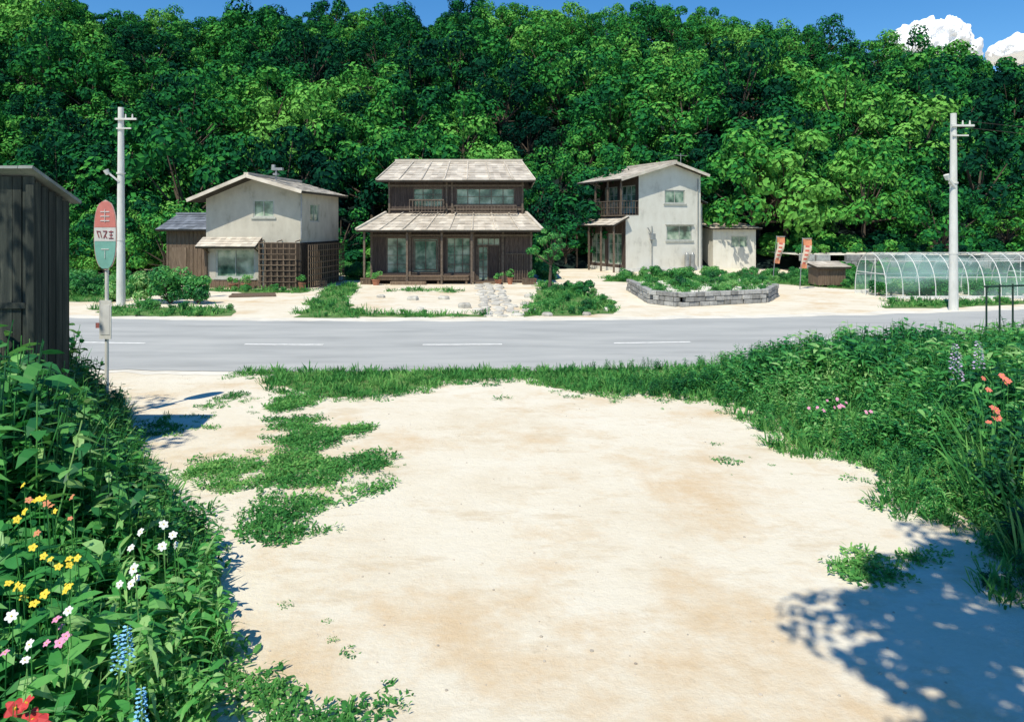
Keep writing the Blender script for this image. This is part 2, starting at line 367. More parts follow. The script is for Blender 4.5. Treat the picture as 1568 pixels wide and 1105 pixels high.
def inpoly(x,y,poly):
    r=np.zeros(len(x),bool); n=len(poly)
    for i in range(n):
        x0,y0=poly[i];x1,y1=poly[(i+1)%n]
        if y0==y1: continue
        c=((y0>y)!=(y1>y))&(x<(x1-x0)*(y-y0)/(y1-y0)+x0); r^=c
    return r
def polypts(poly,dens,seed=0,keep=0.,jit=.35):
    p=np.array(poly); x0,y0=p.min(0)-jit;x1,y1=p.max(0)+jit; k=int((x1-x0)*(y1-y0)*dens)
    x=rng.uniform(x0,x1,k);y=rng.uniform(y0,y1,k); 
    jx=np.array([noise.noise(Vector((a*1.6,b*1.6,seed)))*jit for a,b in zip(x,y)]) if k else x
    i=inpoly(x+jx,y+jx*.6,poly); x=x[i];y=y[i]
    if keep>0:
        q=np.array([noise.noise(Vector((a*1.3,b*1.3,9+seed))) for a,b in zip(x,y)]); i=q>-keep; x=x[i];y=y[i]
    return x,y
def scat_poly(name,poly,dens,c,n,s0,s1,z=0,hs=None,seed=0,keep=0,filt=None,hv=1,jit=.35):
    x,y=polypts(poly,dens,seed,keep,jit)
    if filt is not None:
        i=filt(x,y); x=x[i];y=y[i]
    k=len(x); s=rng.uniform(s0,s1,k)
    if hs is not None: s=s*hs(x,y)
    rot=np.stack([rng.normal(0,.1,k),rng.normal(0,.1,k),rng.uniform(0,6.28,k)],1)
    return scatter(name,c,np.stack([x,y,np.full(k,float(z))],1),rot,np.stack([s,s,s*hv],1),n)

# ------------------------------------------------------------ hill and forest
def crest(x):
    pts=[(-120,34),(-78,33),(-62,29.8),(-48,28.0),(-36,29.8),(-15,28.8),(-3,31.0),(6,28.2),(22,28.6),(33,28),(49,25.2),(60,23),(70,21.8),(90,22.4),(140,23)]
    for (a,b),(c,d) in zip(pts,pts[1:]):
        if x<=c: return b+(d-b)*(x-a)/(c-a)
    return 23
def H(x,y):
    t=max(0,min(1,(y-51)/57)); h=crest(x*108/max(y,60))*(t*.88+.12*t*t)
    if y>108: h+=-(y-108)*.1
    return h+noise.noise(Vector((x*.06,y*.06,3)))*2.8*min(1,t*4)-.3
m=M(); nx,ny=110,60; vs=[];fs=[]
for j in range(ny+1):
    for i in range(nx+1):
        x=-180+360*i/nx; y=49+150*j/ny; vs.append((x,y,H(x,y) if j else -.5))
for j in range(ny):
    for i in range(nx):
        a=j*(nx+1)+i; fs.append((a,a+1,a+nx+2,a+nx+1))
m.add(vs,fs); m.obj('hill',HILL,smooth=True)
P=[];Ro=[];S=[]
y=53.5
while y<119:
    x=-(.82*y+12)
    while x<.82*y+12:
        px,py=x+R(-2.1,2.1),y+R(-2,2); s=R(.5,1.3)
        if py>98: s=R(.65,1.0)
        P.append((px,py,H(px,py)-.6)); Ro.append((R(-.1,.1),R(-.1,.1),R(0,6.28))); S.append((s,s,s*R(.85,1.15))); x+=4.8
    y+=4.2
for k in range(60): # wood at the left, beside the houses
    px=R(-42,-18.5); py=R(41,53)
    s=R(.4,.7); P.append((px,py,-.7)); Ro.append((0,0,R(0,6.28))); S.append((s,s,s))
scatter('forest_trees',C_TREE,P,Ro,S,8)
P=[];Ro=[];S=[]
for k in range(560):
    px=R(-45,62); py=R(47.5,55)
    if 2.6<px<18.5 and py<54.5: continue
    if px>14 and py<52.5: continue
    s=R(1.0,2.4); P.append((px,py,max(0,H(px,py))-.1)); Ro.append((0,0,R(0,6.28))); S.append((s,s,s*R(.7,1.1)))
scatter('undergrowth_bushes',C_SHRUBF,P,Ro,S,4)

# ------------------------------------------------------------ central house
def central():
    e=empty('wooden_farmhouse',(-3.2,39,0))
    w=M(); fr=M(); gl=M(); rf=M(); tr=M()
    H1=[(-3.42,-2.28,.5,2.4),(-2.08,-.62,.5,2.4),(-.25,1.02,.5,2.4),(1.3,2.6,.12,2.4)]
    wall(w,-4.25,4.25,0,3.3,H1,t=.2); planks(w,-4.25,4.25,.02,2.9,0,.24,H1)
    for x,s in((-4.25,-1),(4.25,1)):
        w.T=Matrix.Translation((x,0,0))@Matrix.Rotation(math.pi/2*s,4,'Z')
        a,b=(0,7) if s>0 else (-7,0)
        wall(w,a,b,0,3.3); planks(w,a,b,.02,2.9,0,.3); w.T=Matrix.Identity(4)
    w.box(-4.25,4.25,7,7.05,0,3.3)
    H2=[(-2.1,-.5,4.0,5.02),(.2,3.35,4.12,5.02)]
    w.T=Matrix.Translation((0,.6,0)); wall(w,-3.4,3.8,3.2,5.55,H2,t=.15); planks(w,-3.4,3.8,3.5,5.4,0,.24,H2); w.T=Matrix.Identity(4)
    for x,s in((-3.4,-1),(3.8,1)):
        w.T=Matrix.Translation((x,.6,0))@Matrix.Rotation(math.pi/2*s,4,'Z')
        a,b=(0,5.8) if s>0 else (-5.8,0); wall(w,a,b,3.2,5.55); planks(w,a,b,3.5,5.4,0,.3); w.T=Matrix.Identity(4)
    w.box(-3.4,3.8,6.4,6.45,3.2,5.55)
    w.obj('walls',WOOD,e)
    window(fr,gl,-3.42,-2.28,.5,2.4,.0,2,4); window(fr,gl,-2.08,-.62,.5,2.4,-.03,1,1,fw=.1,th=.08)
    window(fr,gl,-1.95,-.75,.68,2.25,-.015,2,1,fw=.05)
    window(fr,gl,-.25,1.02,.5,2.4,.0,3,4); window(fr,gl,-2.1,-.5,4.0,5.02,.62,3,3); window(fr,gl,.2,3.35,4.12,5.02,.62,5,2)
    window(fr,gl,1.32,2.58,1.95,2.38,.06,4,1)
    fr.box(1.32,1.38,.05,.13,.12,1.93); fr.box(2.52,2.58,.05,.13,.12,1.93)
    window(fr,gl,1.4,1.95,.12,1.93,.10,2,5)
    fr.obj('window_frames',WOODF,e); gl.obj('window_glass',GLASS,e)
    d=M(); d.box(1.97,2.5,.15,.19,.12,1.93)
    for i in range(7): d.box(2.0+i*.07,2.02+i*.07,.13,.15,.2,1.85)
    d.obj('door',WOOD,e)
    for x in(-4.2,-2.18,-.48,1.16,2.72,4.2): tr.box(x-.06,x+.06,-.07,-.022,0,2.85)
    for x in(-4.4,-2.2,-.42,1.12): tr.box(x-.05,x+.05,-1.0,-.9,0,2.7)
    tr.box(-4.3,4.3,-.1,-.024,2.44,2.56); tr.box(-3.45,3.85,.52,.577,5.1,5.2); tr.box(-3.45,3.85,.52,.577,3.85,3.93)
    for x in(-3.36,-.3,.0,3.76): tr.box(x-.05,x+.05,.515,.576,3.6,5.4)
    for i in range(9): tr.box(2.95+i*.13,2.98+i*.13,-.1,-.07,.15,1.5)
    tr.box(2.9,4.05,-.12,-.1,1.5,1.56); tr.box(2.9,4.05,-.12,-.1,.12,.18)
    tr.obj('posts_and_trim',WOODF,e)
    dk=M()
    for i in range(5): dk.box(-4.1,.95,-.95+i*.19,-.78+i*.19,.36,.41)
    dk.box(-4.15,1.0,-.93,-.9,.2,.355)
    for x in(-3.9,-2.2,-.6,.85): dk.box(x-.05,x+.05,-.88,-.78,0,.35)
    dk.box(-3,-1.2,-1.35,-1.0,0,.17); dk.box(1.2,2.7,-.75,-.15,0,.1)
    dk.obj('veranda_deck',WOODM,e,bevel=.008)
    z0,z1=2.78,3.68; yf=-1.3; X=4.75; yb=8.2
    roof(rf,(-X,yf,z0),(X,yf,z0),(3.95,.62,z1),(-3.55,.62,z1),6,26)
    roof(rf,(X,yf,z0),(X,yb,z0),(3.95,6.4,z1),(3.95,.62,z1),5,20)
    roof(rf,(-X,yb,z0),(-X,yf,z0),(-3.55,.62,z1),(-3.55,6.4,z1),5,20)
    roof(rf,(X,yb,z0),(-X,yb,z0),(-3.55,6.4,z1),(3.95,6.4,z1),5,20)
    rf.beam((-X,yf,z0+.06),(-3.55,.62,z1+.06),.14,.1); rf.beam((X,yf,z0+.06),(3.95,.62,z1+.06),.14,.1)
    for i in range(9):
        u=i/8; a=Vector((-X,yf,z0)).lerp(Vector((X,yf,z0)),u); b=Vector((-3.55,.62,z1)).lerp(Vector((3.95,.62,z1)),u); rf.beam(a+Vector((0,0,.05)),b+Vector((0,0,.05)),.06,.05)
    z0,z1=5.4,6.68; yf=-.15; yb=7.15; a,b=-3.95,4.42; c,d=-3.45,3.75; yr=3.5
    roof(rf,(a,yf,z0),(b,yf,z0),(d,yr,z1),(c,yr,z1),8,24); roof(rf,(b,yb,z0),(a,yb,z0),(c,yr,z1),(d,yr,z1),8,24)
    roof(rf,(b,yf,z0),(b,yb,z0),(d,yr,z1),(d,yr,z1),6,8); roof(rf,(a,yb,z0),(a,yf,z0),(c,yr,z1),(c,yr,z1),6,8)
    rf.beam((c-.05,yr,z1+.06),(d+.05,yr,z1+.06),.28,.16)
    for i in range(8):
        u=i/7; p=Vector((a,yf,z0)).lerp(Vector((b,yf,z0)),u); q=Vector((c,yr,z1)).lerp(Vector((d,yr,z1)),u); rf.beam(p+Vector((0,0,.05)),q+Vector((0,0,.05)),.06,.05)
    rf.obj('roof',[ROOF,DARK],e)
    b_=M()
    for x0,x1 in((-2.25,-.4),(.1,3.45)):
        n=int((x1-x0)/.16); y0=.18
        top=4.35 if x0<0 else 4.05
        b_.box(x0,x1,y0,y0+.05,top,top+.06); b_.box(x0,x1,y0,y0+.05,3.72,3.77)
        for i in range(n+1): b_.box(x0+i*(x1-x0-.03)/n,x0+.03+i*(x1-x0-.03)/n,y0+.01,y0+.04,3.77,top)
        for x in(x0,x1-.05): b_.box(x,x+.05,y0+.052,.57,top-.04,top+.02)
    b_.obj('balcony_railing',WOODF,e)
central()

# ------------------------------------------------------------ left house
def lefth():
    e=empty('plaster_house',(-14.85,35.9,0),math.radians(-6.5))
    w=M();fr=M();gl=M();rf=M();wd=M();bk=M()
    ax,az=2.45,5.4; W=4.78; D=5.2
    zl=az-.39*ax; zr=az-.28*(W-ax)
    Hs=[(2.4,3.45,3.42,4.25),(.5,2.5,.5,1.9)]
    wall(w,0,W,0,zl-.12,Hs,t=.15)
    w.add([(0,0,zl-.12),(W,0,zl-.12),(W,0,zr-.12),(ax,0,az-.12)],[(0,1,2,3)])
    w.T=Matrix.Translation((W,0,0))@Matrix.Rotation(math.pi/2,4,'Z'); wall(w,0,D,0,zr-.12,[(1.2,2.4,3.2,4.1)]); w.T=Matrix.Identity(4)
    w.T=Matrix.Rotation(-math.pi/2,4,'Z'); wall(w,-D,0,0,zl-.12); w.T=Matrix.Identity(4)
    w.add([(0,D,0),(W,D,0),(W,D,zr-.12),(ax,D,az-.12),(0,D,zl-.12)],[(4,3,2,1,0)])
    w.obj('walls',PLAST,e)
    window(fr,gl,2.4,3.45,3.42,4.25,.02,2,1); window(fr,gl,.5,2.5,.5,1.9,.02,2,1,fw=.08)
    fr.T=gl.T=Matrix.Translation((W,0,0))@Matrix.Rotation(math.pi/2,4,'Z'); window(fr,gl,1.2,2.4,3.2,4.1,.04,2,1); fr.T=gl.T=Matrix.Identity(4)
    fr.box(2.3,3.55,-.06,-.004,3.34,3.41); fr.box(.4,2.6,-.08,-.004,.41,.49)
    fr.obj('window_frames',ALU,e); gl.obj('window_glass',GLASS,e)
    o=.85
    roof(rf,(-.5,-o,az-.39*(ax+.5)),(-.5,D+.4,az-.39*(ax+.5)),(ax,D+.4,az),(ax,-o,az),8,14)
    roof(rf,(W+.4,D+.4,az-.28*(W+.4-ax)),(W+.4,-o,az-.28*(W+.4-ax)),(ax,-o,az),(ax,D+.4,az),8,14)
    rf.beam((ax,-o,az+.06),(ax,D+.4,az+.06),.22,.12)
    rf.beam((-.5,-o-.03,az-.39*(ax+.5)-.04),(ax,-o-.03,az-.04),.05,.16); rf.beam((W+.4,-o-.03,az-.28*(W+.4-ax)-.04),(ax,-o-.03,az-.04),.05,.16)
    roof(rf,(-.15,-.75,2.02),(2.85,-.75,2.02),(2.85,0,2.46),(-.15,0,2.46),4,12)
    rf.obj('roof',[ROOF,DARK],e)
    wd.box(-.02,2.75,-.04,-.005,0,.4); planks(wd,0,2.75,0,.4,-.04,.2)
    for x in(0.05,2.8): wd.box(x-.06,x+.06,-.16,-.045,0,2.1)
    for x in(.15,2.75): wd.beam((x,-.7,1.98),(x,-.02,1.7),.05,.05)
    bk.box(2.95,W,-.03,-.005,0,2.2); planks(bk,2.95,W,0,2.2,-.03,.2)
    def lattice(a,b,z0,z1,y):
        n=int((b-a)/.26)
        for i in range(n+1):
            x=a+(b-a)*i/n; wd.box(x-.026,x+.026,y,y+.03,z0,z1)
        k=int((z1-z0)/.26)
        for i in range(k+1):
            z=z0+(z1-z0)*i/k; wd.box(a-.03,b+.03,y-.024,y-.002,z-.022,z+.022)
    lattice(2.95,4.75,.1,2.2,-.55)
    for x in(2.95,3.85,4.75): wd.beam((x,-.55,2.26),(x,-.03,2.32),.05,.04)
    wd.T=Matrix.Translation((W+.6,0,0))@Matrix.Rotation(math.pi/2,4,'Z'); lattice(-.5,D-.8,.1,2.1,0)
    wd.T=Matrix.Identity(4)
    bk.T=Matrix.Translation((W+.02,0,0))@Matrix.Rotation(math.pi/2,4,'Z'); bk.box(0,D,-.02,0,0,2.2); planks(bk,0,D,0,2.2,-.02,.25)
    wd.obj('wood_lattice',WOODM,e); bk.obj('plank_skirt',mat('brown_black_plank',[(.3,(.03,.022,.017)),(.7,(.075,.055,.04))],scale=(8,8,.8),ns=3,island=.3),e)
    c=M(); c.cyl((3.1,1,5.0),(3.1,1,5.75),.05,.05,8); c.box(2.9,3.45,.9,1.1,5.75,5.87); c.box(3.0,3.2,.85,1.15,5.5,5.6); c.box(2.9,3.05,.92,1.08,5.87,6.02)
    c.cyl((W+.05,-.05,2.4),(W+.05,-.05,4.5),.035,.035,8)
    c.obj('roof_vent',METAL,e)
lefth()
def lshed():
    e=empty('wooden_outbuilding',(-17.9,38.3,0),math.radians(-4))
    w=M(); wall(w,0,2.4,0,2.9); planks(w,0,2.4,0,2.8,0,.22); w.box(0,2.4,2.6,2.65,0,2.9); w.box(2.38,2.4,0,2.6,0,2.9); w.box(0,.02,0.01,2.6,0,2.9)
    w.box(.3,1.1,-.05,-.022,.1,1.9); w.obj('walls',WOODM,e)
    r=M(); roof(r,(-.35,-.45,2.82),(2.6,-.45,2.82),(2.6,1.3,3.6),(-.1,1.3,3.6),6,12); roof(r,(2.6,3.0,2.82),(-.35,3.0,2.82),(-.1,1.3,3.6),(2.6,1.3,3.6),5,12)
    r.beam((-.15,1.3,3.66),(2.6,1.3,3.66),.2,.12); r.obj('roof',[ROOFD,DARK],e)
lshed()

# ------------------------------------------------------------ right house
def righth():
    e=empty('white_house',(7.38,48,0),math.radians(24))
    w=M();fr=M();gl=M();rf=M();dk=M();rl=M()
    W=6.0;D=4.9;ax,az=3.6,7.25;k=.29
    Z=lambda x:az-k*abs(x-ax)-.1
    Hs=[(3.2,5.3,2.02,3.05)]
    wall(w,0,W,.25,3.7,Hs); wall(w,1,W,3.7,Z(1),[(3.05,4.7,4.5,5.4)]) 
    w.add([(1,0,Z(1)),(W,0,Z(1)),(W,0,Z(W)),(ax,0,Z(ax))],[(0,1,2,3)])
    w.T=Matrix.Translation((W,0,0))@Matrix.Rotation(math.pi/2,4,'Z'); wall(w,0,D,.25,Z(W)); w.T=Matrix.Identity(4)
    w.add([(0,D,0),(W,D,0),(W,D,Z(W)),(ax,D,Z(ax)),(0,D,Z(0))],[(4,3,2,1,0)])
    w.box(W+.002,W+.85,.9,4,.25,4.75)
    w.obj('walls',PLASTW,e)
    b=M(); b.box(-.03,W+.03,-.03,D,0,.249); b.box(W+.04,W+.9,.87,4,0,.249); b.obj('foundation',CONC,e)
    dk.T=Matrix.Rotation(-math.pi/2,4,'Z'); HL=[(-4.4,-2.6,.45,2.5),(-2.2,-.5,.45,2.5)]
    wall(dk,-D,0,.25,3.7,HL); planks(dk,-D,0,.25,3.2,0,.25,HL)
    dk.T=Matrix.Translation((1,0,0))@Matrix.Rotation(-math.pi/2,4,'Z'); H2=[(-4.3,-2.6,3.85,5.7),(-2.1,-.4,3.85,5.7)]
    wall(dk,-D,0,3.7,Z(1),H2); dk.T=Matrix.Identity(4)
    dk.obj('side_walls',WOOD,e)
    fr.T=gl.T=Matrix.Rotation(-math.pi/2,4,'Z')
    for h in HL: window(fr,gl,*h,.05,3,3)
    fr.T=gl.T=Matrix.Translation((1,0,0))@Matrix.Rotation(-math.pi/2,4,'Z')
    for h in H2: window(fr,gl,*h,.05,3,3)
    fr.T=gl.T=Matrix.Identity(4)
    window(fr,gl,3.2,5.3,2.02,3.05,.03,2,1,fw=.08); window(fr,gl,3.05,4.7,4.5,5.4,.03,2,1,fw=.08)
    fr.box(3.1,5.4,-.07,-.004,1.93,2.01); fr.box(2.95,4.8,-.07,-.004,4.41,4.49); fr.box(3.1,5.4,-.12,-.004,3.07,3.12)
    fr.obj('window_frames',ALU,e); gl.obj('window_glass',GLASS,e)
    o=.5; xl=-.65; xr=W+.35
    roof(rf,(xl,-o,az-k*(ax-xl)),(xl,D+.4,az-k*(ax-xl)),(ax,D+.4,az),(ax,-o,az),8,14)
    roof(rf,(xr,D+.4,az-k*(xr-ax)),(xr,-o,az-k*(xr-ax)),(ax,-o,az),(ax,D+.4,az),8,14)
    rf.beam((ax,-o,az+.06),(ax,D+.4,az+.06),.2,.12)
    rf.beam((xl,-o-.03,az-k*(ax-xl)-.05),(ax,-o-.03,az-.05),.05,.18); rf.beam((xr,-o-.03,az-k*(xr-ax)-.05),(ax,-o-.03,az-.05),.05,.18)
    roof(rf,(-1.15,-.35,3.05),(-1.15,D+.3,3.05),(0.02,D+.3,3.62),(.02,-.35,3.62),4,14)
    roof(rf,(W+1.1,.6,4.6),(W+1.1,4.2,4.6),(W,4.2,5.0),(W,.6,5.0),3,8)
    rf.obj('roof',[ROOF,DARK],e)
    rl.box(-.35,1,.0,D,3.64,3.72)
    for (p,q) in(((-.33,.03),(-.33,D)),((-.33,.03),(.98,.03))):
        n=int(math.hypot(q[0]-p[0],q[1]-p[1])/.2)
        for i in range(n+1):
            x=p[0]+(q[0]-p[0])*i/n; y=p[1]+(q[1]-p[1])*i/n; rl.box(x-.015,x+.015,y-.015,y+.015,3.72,4.6)
        rl.beam((p[0],p[1],4.63),(q[0],q[1],4.63),.07,.06); rl.beam((p[0],p[1],4.2),(q[0],q[1],4.2),.05,.04)
    for y in(.05,1.7,3.3,D-.05): rl.box(-.37,-.27,y-.05,y+.05,3.725,5.95)
    for y in(0,1.6,3.2,D): rl.box(-.95,-.85,y-.05,y+.05,0,3.1)
    rl.obj('balcony',WOODF,e)
    t=M(); t.cyl((5.1,1,6.6),(5.1,1,8.0),.02,.02,6); t.cyl((4.6,1,7.85),(5.6,1,7.85),.015,.015,6)
    for i in range(5): t.cyl((4.7+i*.2,.8,7.85),(4.7+i*.2,1.2,7.85),.01,.01,5)
    t.cyl((2.0,-.05,.3),(2.0,-.05,3.0),.03,.03,8); t.cyl((5.75,-.05,.3),(5.75,-.05,6.2),.035,.035,8)
    t.box(1.85,2.2,-.18,-.004,2.1,2.5); t.cyl((1.9,-.1,2.5),(1.6,-.15,2.9),.03,.03,6)
    for x in(4.6,5.05): t.cyl((x,-.35,0),(x,-.35,1.1),.17,.17,14); t.cyl((x,-.35,1.1),(x,-.35,1.25),.12,.05,12)
    t.box(1.1,2.6,-.6,-.04,0,.15)
    t.obj('pipes_and_antenna',METAL,e)
    a=empty('white_outbuilding',(14.0,51.5,0),math.radians(6))
    w=M(); hh=[(1.3,2.5,1.5,2.3)]; wall(w,0,3.1,0,2.85,hh); w.box(3.08,3.1,.01,3,0,2.85); w.box(0,.02,.01,3,0,2.85); w.box(0,3.1,3,3.05,0,3.1); planks(w,0,3.1,0,2.8,0,.4,hh,w=.02,pr=.015); w.obj('walls',PLASTW,a)
    f=M();gg=M(); window(f,gg,1.3,2.5,1.5,2.3,.03,2,1); f.obj('window_frame',ALU,a); gg.obj('window_glass',GLASS,a)
    r=M(); roof(r,(-.3,-.4,2.85),(3.4,-.4,2.85),(3.4,3.3,3.25),(-.3,3.3,3.25),6,10); r.obj('roof',[ROOF,DARK],a)
righth()

# ------------------------------------------------------------ near shed (dark weathered wood, mono-pitch roof falling to the back)
def nshed():
    e=empty('weathered_wooden_shed',(-5.82,9.0,0))
    D=.72; zf,zb=3.60,3.32
    w=M(); x=-3.2
    while x<-.001:
        x1=min(0,x+R(.11,.16)); y=R(-.012,.012); a,b=x+.004,x1-.004
        w.box(a,b,y,.027,0,zf); x=x1
    w.add([(-3.2,.028,0),(0,.028,0),(0,.028,zf),(-3.2,.028,zf)],[(0,1,2,3)])
    y=.03
    while y<D-.01:
        y1=min(D,y+R(.11,.16)); xo=R(-.012,.012)
        zz=zf-(zf-zb)*y1/D; w.box(-.03,xo,y+.004,y1-.004,0,zz); y=y1
    w.box(-3.2,-.03,D,D+.03,0,zb); w.box(-3.22,-3.2,.03,D,0,zb)
    w.obj('walls',WOODS,e)
    r=M(); n=Vector((0,(zf-zb)/D,1)).normalized()
    P=lambda x,y:Vector((x,y,zf+.03-(zf-zb)*y/D))
    x=-3.4
    while x<.079:
        x1=min(.08,x+.3); a,b,c,d=P(x+.004,-.15),P(x1-.004,-.15),P(x1-.004,D+.14),P(x+.004,D+.14); o=n*R(.036,.045)
        r.add([a,b,c,d,a+o,b+o,c+o,d+o],[(3,2,1,0),(4,5,6,7),(0,1,5,4),(1,2,6,5),(2,3,7,6),(3,0,4,7)]); x=x1
    r.obj('roof',ROOFM,e)
    t=M(); t.box(-.07,.025,-.045,-.02,0,zf-.1); t.box(-3.2,-.08,-.04,-.016,2.0,2.07); t.obj('battens',WOODS,e)
nshed()

# ------------------------------------------------------------ poles, signs
def pole(loc,h,side):
    e=empty('utility_pole',loc)
    m=M(); m.cyl((0,0,0),(0,0,h),.16,.10,18); m.obj('shaft',CONC,e)
    t=M(); t.beam((-.15,-.13,h-.45),(.55*side+.1,-.13,h-.45),.07,.07); t.beam((-.1,-.13,h-.8),(.35*side+.1,-.13,h-.8),.05,.05)
    for x in(.25*side,.5*side): t.cyl((x,-.13,h-.42),(x,-.13,h-.27),.035,.02,8)
    for z in(h-2.5,h-5): t.cyl((0,0,z),(0,0,z+.06),.155,.155,16)
    z=h*.64; t.beam((0,-.1,z-.12),(-.35*side,-.25,z+.22),.07,.07); t.cyl((-.35*side,-.25,z+.15),(-.42*side,-.28,z+.32),.07,.1,8)
    t.obj('crossarm_and_lamp',CONC,e)
pole((-14.7,27.8,0),7.45,1); pole((15.7,26.3,0),7.0,1)
wi=M()
def wire(p,q,sag,r=.010):
    p=Vector(p);q=Vector(q);k=14; pts=[p.lerp(q,i/k)-Vector((0,0,sag*4*(i/k)*(1-i/k))) for i in range(k+1)]
    for a,b in zip(pts,pts[1:]): wi.cyl(a,b,r,r,4)
wire((16.2,26.2,6.7),(45,33,6.9),.5); wire((15.9,26.2,6.5),(45,33,6.6),.5)
wi.obj('power_lines',DARK)

def busstop():
    e=empty('bus_stop_sign',(-6.3,11.5,0))
    m=M(); m.cyl((0,0,0),(0,0,2.4),.028,.028,12); m.cyl((0,0,0),(0,0,.1),.22,.18,18); m.obj('pole',CONC,e)
    cz=2.86;a=.165;b=.53
    def X(z,s=1): 
        t=min(1,abs((z-cz)/(b*s))); return a*s*(1-t**2.6)**.45 if s==1 else (a+.012)*(1-t**2.6)**.45
    def ell(m,z0,z1,y0,y1,s,mi):
        k=18; R_=[(X(z0+(z1-z0)*i/k,s),z0+(z1-z0)*i/k) for i in range(k+1)]
        pts=[(x,z) for x,z in R_]+[(-x,z) for x,z in reversed(R_)]
        q=[]
        for p in pts:
            if not q or (abs(p[0]-q[-1][0])+abs(p[1]-q[-1][1]))>1e-4: q.append(p)
        m.vprism(q,y0,y1,mi)
    m=M(); ell(m,cz-b*1.03,cz+b*1.03,-.045,-.03,1.03,0); m.obj('backing_plate',flat('rim_paint',(.60,.42,.36)),e)
    m=M(); ell(m,cz-.095,cz+.115,-.052,-.0455,1,0); m.obj('white_band',WHITE,e)
    m=M(); ell(m,cz+.12,cz+b-.012,-.052,-.0455,1,0); m.obj('red_panel',RED,e)
    m=M(); ell(m,cz-b+.012,cz-.10,-.052,-.0455,1,0); m.obj('teal_panel',TEAL,e)
    m=M(); y0=-.055
    for x0,z0,x1,z1 in [(-.12,.05,-.09,-.04),(-.07,.05,-.05,-.04),(-.13,.06,-.07,.055),(-.03,.06,.03,.06),(.03,.06,-.02,-.05),(0,0,.03,-.05),(.06,.05,.13,.05),(.07,.0,.12,0),(.095,.07,.095,-.05),(.06,-.05,.13,-.05)]:
        m.beam((x0,y0,cz+z0),(x1,y0,cz+z1),.008,.014)
    m.obj('lettering',flat('sign_ink',(.30,.08,.10)),e)
    m=M()
    for z in(.36,.29,.22): m.beam((-.07,y0,cz+z),(.07,y0,cz+z),.006,.014)
    m.beam((0,y0-.002,cz+.40),(0,y0-.002,cz+.20),.006,.012); m.beam((-.06,y0,cz-.22),(.06,y0,cz-.22),.006,.014); m.beam((0,y0,cz-.24),(0,y0,cz-.36),.006,.014)
    m.obj('white_lettering',WHITE,e)
    m=M(); m.box(-.09,.09,-.05,-.03,1.25,1.85); m.obj('timetable_board',CONC,e)
    m=M(); m.box(-.07,.07,-.055,-.0505,1.32,1.78); m.obj('timetable_paper',WHITE,e)
    m=M(); m.box(-.15,-.095,-.045,-.03,1.42,1.5); m.obj('small_plate',RED,e)
busstop()
def banner(x,y,h,lean):
    e=empty('roadside_banner',(x,y,0),math.radians(-15)); e.rotation_euler[1]=lean
    m=M(); m.cyl((0,0,0),(0,0,h),.022,.015,8); m.cyl((-.02,0,h-.05),(.42,0,h-.02),.012,.012,6); m.obj('pole',METAL,e)
    m=M(); vs=[];k=14
    for i in range(k+1):
        for j in range(5): 
            u=j/4; v=i/k; vs.append((.02+.38*u*(1-.25*v)+.05*math.sin(v*5),.08*math.sin(v*6+u*3)*u,h-.06-1.4*v))
    for i in range(k):
        for j in range(4): 
            m.add([vs[i*5+j],vs[i*5+j+1],vs[i*5+j+6],vs[i*5+j+5]],[(0,1,2,3)],0 if (i<3 or i>11) else (2 if (j in(1,2) and i%2==1) else 1))
    m.obj('cloth',[ORANGE,flat('cream_cloth',(.66,.54,.42),.9),flat('red_print',(.55,.14,.10),.9)],e)
banner(13.75,39,2.5,.08); banner(13.7,35.2,2.45,.05)

# ------------------------------------------------------------ greenhouse
def greenhouse():
    e=empty('greenhouse_tunnel',(15.4,30.4,0),math.radians(2))
    L0=6.9;w=2.6;h=1.85; m=M(); n=16
    def arc(t): a=math.pi*t; return (w/2-w/2*math.cos(a)*1.0, h*math.sin(a)**.75)
    for k in range(11):
        x=L0*k/10; pts=[(x,*arc(i/n)) for i in range(n+1)]
        for a,b in zip(pts,pts[1:]): m.cyl(a,b,.02,.02,5)
    for t in(.12,.28,.5,.72,.88): y,z=arc(t); m.cyl((0,y,z),(L0,y,z),.016,.016,5)
    for x in(0,L0):
        for y in(.9,1.7): m.cyl((x,y,0),(x,y,h*.9),.02,.02,5)
        m.cyl((x,.2,1.0),(x,w-.2,1.0),.018,.018,5)
    for y in(0,w): m.box(0,L0,y-.03,y+.03,0,.12)
    m.obj('hoops',WHITE,e)
    f=M(); vs=[];fs=[]
    for k in range(23):
        x=L0*k/22; s=1.0-(.02 if k%2 else 0)
        for i in range(n+1): y,z=arc(i/n); vs.append((x,(y-w/2)*s*1.02+w/2,z*s*1.01))
    for k in range(22):
        for i in range(n): a=k*(n+1)+i; fs.append((a,a+1,a+n+2,a+n+1))
    f.add(vs,fs)
    mt,nt,N,L=_new('plastic_film'); out=N.new('ShaderNodeOutputMaterial'); tr=N.new('ShaderNodeBsdfTransparent'); gl=N.new('ShaderNodeBsdfPrincipled')
    gl.inputs['Base Color'].default_value=(.42,.62,.58,1); gl.inputs['Roughness'].default_value=.2
    nz=N.new('ShaderNodeTexNoise'); nz.inputs['Scale'].default_value=1.1; r=ramp(N,[(.42,(.05,.05,.05)),(.62,(.5,.5,.5))]); L.new(nz.outputs[0],r.inputs[0])
    mx=N.new('ShaderNodeMixShader'); L.new(r.outputs[0],mx.inputs[0]); L.new(tr.outputs[0],mx.inputs[1]); L.new(gl.outputs[0],mx.inputs[2]); L.new(mx.outputs[0],out.inputs[0])
    f.obj('plastic_film',mt,e,smooth=True)
greenhouse()
scat_poly('greenhouse_crops',[(15.8,30.8),(22.1,31.1),(22,32.9),(15.7,32.6)],4,C_SHRUB,4,.4,.8)
